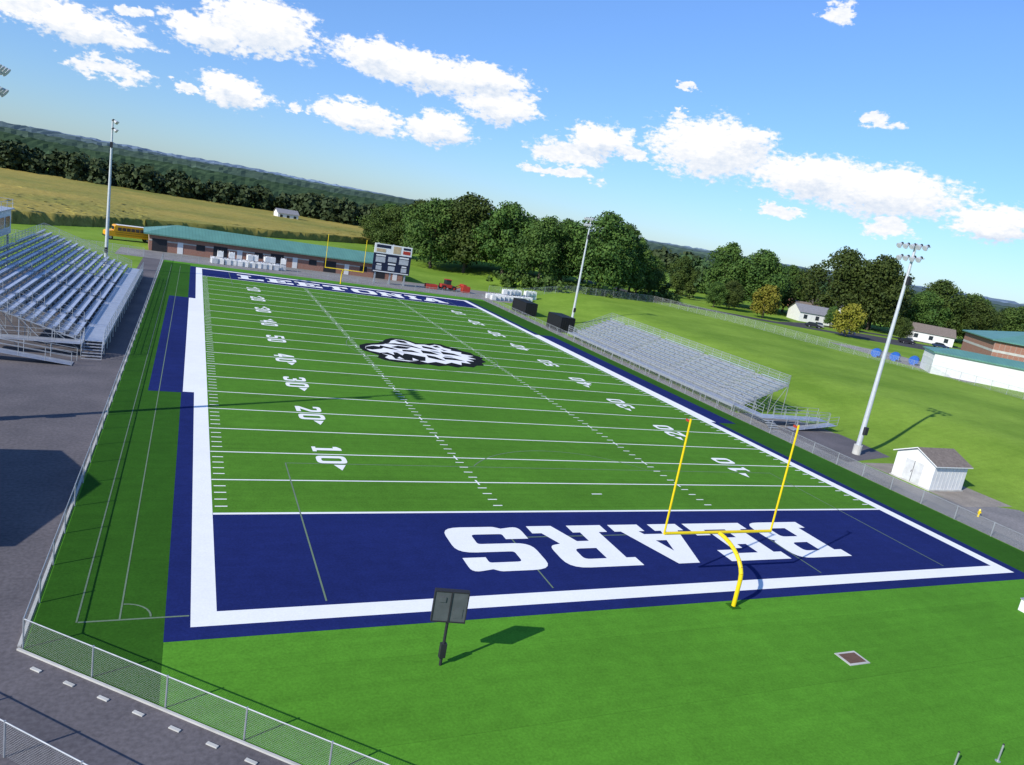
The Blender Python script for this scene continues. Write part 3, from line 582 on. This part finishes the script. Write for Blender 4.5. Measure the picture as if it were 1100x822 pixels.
mb.box(-2.0,.6,-.8,.8,.6,1.3,0,T); mb.box(.6,1.7,-.7,.7,.5,1.0,0,T); mb.box(-.9,.3,-.7,.7,1.3,2.3,1,T); mb.box(-1.0,.4,-.8,.8,2.3,2.4,0,T); mb.cyl(T@Vector((1.7,-.7,.6)),T@Vector((3.4,-.7,1.6)),.1,0,8); mb.cyl(T@Vector((1.7,.7,.6)),T@Vector((3.4,.7,1.6)),.1,0,8); mb.box(3.2,4.0,-1,1,1.0,1.7,0,T)
for xx in(-1.4,1.0):
    for s in(-1,1): wheel(mb,xx,s*.95,.55,.4,T,2,0)
mb.make('red_loader_tractor',[m_red,m_glass,m_black],bevel=.04)
mb=MB(); mb.box(45,47.6,124,125.6,.02,1.0,0); mb.box(53.6,55.4,124.5,126,.02,1.4,0); mb.make('equipment_crates',[m_red],bevel=.05)
mb=MB()
for k in range(3): 
    x,y=131.5+k*2.6,80-k*2.6; mb.cyl((x,y,hh(x)+.9),(x+1.9,y+1.2,hh(x)+.9),.95,0,16); mb.box(x+.2,x+.5,y-.6,y+.9,hh(x),hh(x)+.4,1)
mb.make('blue_storage_tanks',[m_blue,m_dark],smooth=False)
# ------------------------------------------------------------------ roads beyond
def road(name,pts,w_,z,m):
    mb=MB(); P=[Vector(p) for p in pts]; Lp=[];Rp=[]
    for i,p in enumerate(P):
        d_=(P[min(i+1,len(P)-1)]-P[max(i-1,0)]).normalized(); n=Vector((-d_.y,d_.x))*w_/2; Lp.append(p+n);Rp.append(p-n)
    for i in range(len(P)-1): mb.quad([(*Rp[i],z),(*Rp[i+1],z),(*Lp[i+1],z),(*Lp[i],z)],0)
    return mb.make(name,[m])
road('road',[(118,190),(122,160),(128,142),(145,130),(165,122),(190,110),(230,92),(300,70)],7,2.508,m_road)
road('road',[(150,127),(175,138),(200,134),(240,120),(330,110)],6,2.512,m_road)
sheet('parking_lot',[(160,116),(178,132),(205,120),(190,104)],2.516,m_road)
sheet('dry_grass_field',[(210,230),(420,330),(700,260),(420,170)],2.52,mat('dry_field',(.22,.24,.07),(.15,.2,.05),.05,.95))
sheet('dirt_strip',[(132,60),(136,98),(150,92),(142,60)],2.51,m_asph2)
# ------------------------------------------------------------------ crop field
m,nt,bb=newmat('corn_crop'); m_corn=m; P=pos(nt)
f1=ramp(nt,noise(nt,P,.02,4,.6),.35,.65); col=mixc(nt,f1,(.36,.28,.070),(.20,.205,.048)); rt=N(nt,'ShaderNodeMapping'); rt.inputs['Rotation'].default_value=(0,0,.5); rt.inputs['Scale'].default_value=(.03,.9,1); nt.links.new(P,rt.inputs[0]); f2=ramp(nt,noise(nt,rt.outputs[0],1.0,3),.3,.7); f3=ramp(nt,noise(nt,P,1.1,3,.7),.3,.7)
k=M(nt,'ADD',M(nt,'ADD',M(nt,'MULTIPLY',f2,.22),M(nt,'MULTIPLY',f3,.35)),.72); s_=N(nt,'ShaderNodeVectorMath',operation='SCALE'); nt.links.new(col,s_.inputs[0]); nt.links.new(k,s_.inputs[3]); nt.links.new(s_.outputs[0],bb.inputs['Base Color']); bb.inputs['Roughness'].default_value=.95; bb.inputs['Specular IOR Level'].default_value=.1
mb=MB(); nx,ny=200,150
def cp_(s,t):
    near=[(-170,95),(-36,142),(-12,177),(75,263)]; k=s*3; i=min(2,int(k)); f_=k-i
    xn=near[i][0]+(near[i+1][0]-near[i][0])*f_; yn=near[i][1]+(near[i+1][1]-near[i][1])*f_
    xf=-260+(95+260)*s; yf=400-38*s; return xn+(xf-xn)*t,yn+(yf-yn)*t
for i in range(nx+1):
    for j in range(ny+1):
        x,y=cp_(i/nx,j/ny); x+=rng.uniform(-.5,.5); y+=rng.uniform(-.5,.5); z=2.2+rng.uniform(-.12,.12)
        if j==0 or i in(0,nx) or j==ny: z=.0
        mb.v.append((x,y,z))
for i in range(nx):
    for j in range(ny): k=i*(ny+1)+j; mb.f.append((k,k+ny+1,k+ny+2,k+1)); mb.mi.append(0)
mb.make('corn_field',[m_corn],smooth=True)
# ------------------------------------------------------------------ trees
def leafmat(name,c1,c2):
    m,nt,b=newmat(name); P=pos(nt); f=ramp(nt,noise(nt,P,.45,2),.35,.65)
    col=mixc(nt,f,c1,c2)
    oi=N(nt,'ShaderNodeObjectInfo'); hs=N(nt,'ShaderNodeHueSaturation'); nt.links.new(col,hs.inputs['Color']); nt.links.new(M(nt,'ADD',M(nt,'MULTIPLY',oi.outputs['Random'],.04),.475),hs.inputs['Hue']); nt.links.new(M(nt,'ADD',M(nt,'MULTIPLY',oi.outputs['Random'],.6),.65),hs.inputs['Value'])
    nt.links.new(hs.outputs[0],b.inputs['Base Color']); b.inputs['Roughness'].default_value=.7; b.inputs['Specular IOR Level'].default_value=.2
    return m
m_leaf=leafmat('foliage',(.036,.074,.015),(.078,.128,.023)); m_leafy=leafmat('foliage_yellow',(.17,.19,.02),(.26,.26,.03)); m_leafd=leafmat('foliage_distant',(.036,.070,.026),(.064,.100,.034))
m_bark=mat('bark',(.10,.08,.06),None,3,.95)
def leaves(cs,rs,n,size,squash=1.0):
    cs=np.array(cs,float); rs=np.array(rs,float); p=rs**2; p/=p.sum(); idx=rng.choice(len(cs),n,p=p)
    d=rng.normal(size=(n,3)); d/=np.linalg.norm(d,axis=1)[:,None]; d[:,2]=np.where((d[:,2]<-.45),-d[:,2],d[:,2])
    P=cs[idx]+d*(rs[idx]*rng.uniform(.5,1.2,n))[:,None]*np.array([1,1,squash])
    nn=d+rng.normal(size=(n,3))*.5; nn/=np.linalg.norm(nn,axis=1)[:,None]
    u=np.cross(nn,rng.normal(size=(n,3))); u/=np.linalg.norm(u,axis=1)[:,None]; w_=np.cross(nn,u)
    s=(size*rng.uniform(.6,1.3,n))[:,None]/2; s2=s*rng.uniform(.6,1.0,n)[:,None]
    return np.stack([P-u*s-w_*s2,P+u*s*.8-w_*s2,P+u*s+w_*s2*.9,P-u*s*.7+w_*s2],1).reshape(-1,3)
def tree_mesh(name,H,W_,n,size,lm,nb=30,low=.14):
    mb=MB(); mb.cyl((0,0,-.3),(0,0,H*.35),H*.022,1,8,H*.014); mb.cyl((0,0,H*.35),(0,0,H*.78),H*.014,1,6,H*.004)
    cs=[];rs=[]
    for k in range(nb):
        t=(k+.5)/nb; zz=H*(low+(.90-low)*t**.9); env=math.sin(math.pi*min(1,(t*.84+.16)))**.55*W_/2
        an=k*2.4+random.uniform(-.6,.6); rr=env*random.uniform(.4,.85); r_=W_*random.uniform(.11,.19)*(1.15-.4*t)
        cs.append((rr*math.cos(an),rr*math.sin(an),min(zz,H-r_*random.uniform(.6,1)))); rs.append(r_)
        if k%2==0: mb.cyl((0,0,H*(.15+.45*t)),(rr*.8*math.cos(an),rr*.8*math.sin(an),zz),H*.006,1,5,H*.002)
    for q in(.35,.55,.75): cs.append((0,0,H*q)); rs.append(W_*.22)
    cs.append((0,0,H*.88)); rs.append(W_*.13)
    V=leaves(cs,rs,n,size); i=len(mb.v); mb.v+= [tuple(x) for x in V]; mb.f+=[(i+4*k,i+4*k+1,i+4*k+2,i+4*k+3) for k in range(n)]; mb.mi+=[0]*n
    me=bpy.data.meshes.new(name); me.from_pydata(mb.v,[],mb.f); me.materials.append(lm); me.materials.append(m_bark); me.polygons.foreach_set('material_index',mb.mi); me.update(); return me
TM=[tree_mesh('oak_tree_%d'%k,20,[19,17,15,20][k],13000,.46,m_leaf) for k in range(4)]
TY=tree_mesh('yellow_tree',9,9,4000,.38,m_leafy)
def tree(x,y,H,wf=1.0,me=None,name='deciduous_tree',base=20):
    me=me or random.choice(TM); o=bpy.data.objects.new(name,me); COL.objects.link(o); s=H/base; o.location=(x,y,hh(x)-.1); o.scale=(s*wf,s*wf,s); o.rotation_euler=(0,0,random.uniform(0,6.28)); return o
for x,y,H,wf in [(62,178,20,1.1),(71,174,22.5,1.1),(79,164,21,1.05),(88,170,17,1.1),(82,146,18,1.0),(91,152,18.5,1.0),(97,141,21.5,1.0),(105,143,20,.95),(113,150,17,1),(122,160,14,1.0),(132,168,12,1.1),(69,262,16,1.3),(80,258,18,1.3),(58,205,16,1.2),(100,168,18,1.1),(66,192,19,1.1),(76,186,19,1.1),(94,182,17,1.2),(112,176,15,1.2),(90,250,19,1.4),(60,240,15,1.2),
 (141,190,13,1.2),(151,178,14,1.0),(159,166,21,1.05),(168,160,20,1.1),(177,166,17,1.1),(193,172,17,1.2),(197,152,25,1.0),(206,146,25,1),(214,152,22,1.1),(221,160,17,1.2),(230,146,16,1.1),(241,149,21,1.1),(250,140,16,1.1),(262,150,18,1.2),(276,140,17,1.3),(290,150,16,1.3),(238,112,11,1.1),(250,104,10,1.1),(310,165,16,1.3),(225,118,8,1),(178,136,7,1),(187,136,6.5,1),(144,150,8,1.1),(200,128,7,1.1),(150,150,9,1.1)]: tree(x,y,H,wf)
tree(151,136,9.8,1,TY,'yellow_tree',9); tree(160,113.5,9.2,.98,TY,'yellow_tree',9)
def treeline(name,path,depth,hmin,hmax,spacing,per,size,lm,zb=0):
    cs=[];rs=[]
    for (x0,y0),(x1,y1) in zip(path[:-1],path[1:]):
        d_=math.hypot(x1-x0,y1-y0); n=int(d_*depth/spacing**2)+1; nx_,ny_=-(y1-y0)/d_,(x1-x0)/d_
        for k in range(n):
            t=random.random(); q=random.uniform(0,depth); x=x0+(x1-x0)*t+nx_*q; y=y0+(y1-y0)*t+ny_*q; H=random.uniform(hmin,hmax)*random.uniform(.85,1.1); r_=H*random.uniform(.20,.30)
            cs+= [(x,y,zb+H-r_),(x+random.uniform(-2.5,2.5),y+random.uniform(-2.5,2.5),zb+H*.58),(x+random.uniform(-2,2),y+random.uniform(-2,2),zb+H*.28)]; rs+=[r_,r_*1.2,r_*1.3]
    n=len(cs)*per; V=leaves(cs,rs,n,size); me=bpy.data.meshes.new(name); me.from_pydata([tuple(v_) for v_ in V],[],[(4*k,4*k+1,4*k+2,4*k+3) for k in range(n)]); me.materials.append(lm); me.update(); o=bpy.data.objects.new(name,me); COL.objects.link(o)
treeline('distant_tree_line',[(95,365),(20,384),(-34,380),(-85,392),(-170,400),(-260,395)],30,8,14,6,50,1.6,m_leafd)
treeline('distant_tree_line',[(170,300),(110,285),(62,270)],16,10,15,6,60,1.5,m_leafd)
treeline('distant_tree_line',[(420,220),(330,235),(250,232),(190,225),(130,240),(90,230)],22,9,15,7,50,1.6,m_leafd,1.5)
treeline('distant_tree_line',[(620,230),(480,330),(300,420),(140,440)],40,10,16,10,35,2.6,m_leafd,2)
treeline('distant_tree_line',[(520,190),(420,160),(330,120)],14,8,12,7,50,1.7,m_leafd,2.5)
treeline('hedge',[(128,152),(112,146),(96,138),(80,140),(70,150)],4,2.5,5,2.2,50,.55,m_leaf,.5)
treeline('hedge',[(150,168),(135,180)],4,3,6,3,50,.7,m_leaf,2.3)
# ------------------------------------------------------------------ hills
def hill(r0,r1,base,amp,c1,c2,seed,fsc,left=0):  # hill colours carry painted aerial haze, bluer on farther ridges
    m,nt,b=newmat('hill_forest_hazed'); P=pos(nt); f=ramp(nt,noise(nt,P,fsc,4,.7),.38,.62); f2=ramp(nt,noise(nt,P,fsc*.12,2),.58,.64); col=mixc(nt,f,c1,c2); col=mixc(nt,f2,col,tuple(x*1.5 for x in c2)); nt.links.new(col,b.inputs['Base Color']); b.inputs['Roughness'].default_value=1; b.inputs['Specular IOR Level'].default_value=0
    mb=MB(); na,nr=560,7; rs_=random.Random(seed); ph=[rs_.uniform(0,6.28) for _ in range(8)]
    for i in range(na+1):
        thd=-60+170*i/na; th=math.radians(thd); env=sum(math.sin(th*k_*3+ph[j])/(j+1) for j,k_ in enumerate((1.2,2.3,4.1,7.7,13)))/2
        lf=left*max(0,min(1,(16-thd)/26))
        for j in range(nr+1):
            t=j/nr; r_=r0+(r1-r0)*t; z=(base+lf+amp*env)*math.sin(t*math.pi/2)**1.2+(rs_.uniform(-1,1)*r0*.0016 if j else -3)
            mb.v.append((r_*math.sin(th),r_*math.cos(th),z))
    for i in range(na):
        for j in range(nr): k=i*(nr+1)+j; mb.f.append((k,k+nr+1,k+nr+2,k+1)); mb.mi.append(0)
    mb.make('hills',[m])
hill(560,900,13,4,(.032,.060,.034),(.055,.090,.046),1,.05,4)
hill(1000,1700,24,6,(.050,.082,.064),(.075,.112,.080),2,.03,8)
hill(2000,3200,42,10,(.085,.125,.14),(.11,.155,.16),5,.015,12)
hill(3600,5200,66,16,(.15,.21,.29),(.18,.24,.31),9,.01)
print('objects',len(bpy.data.objects))
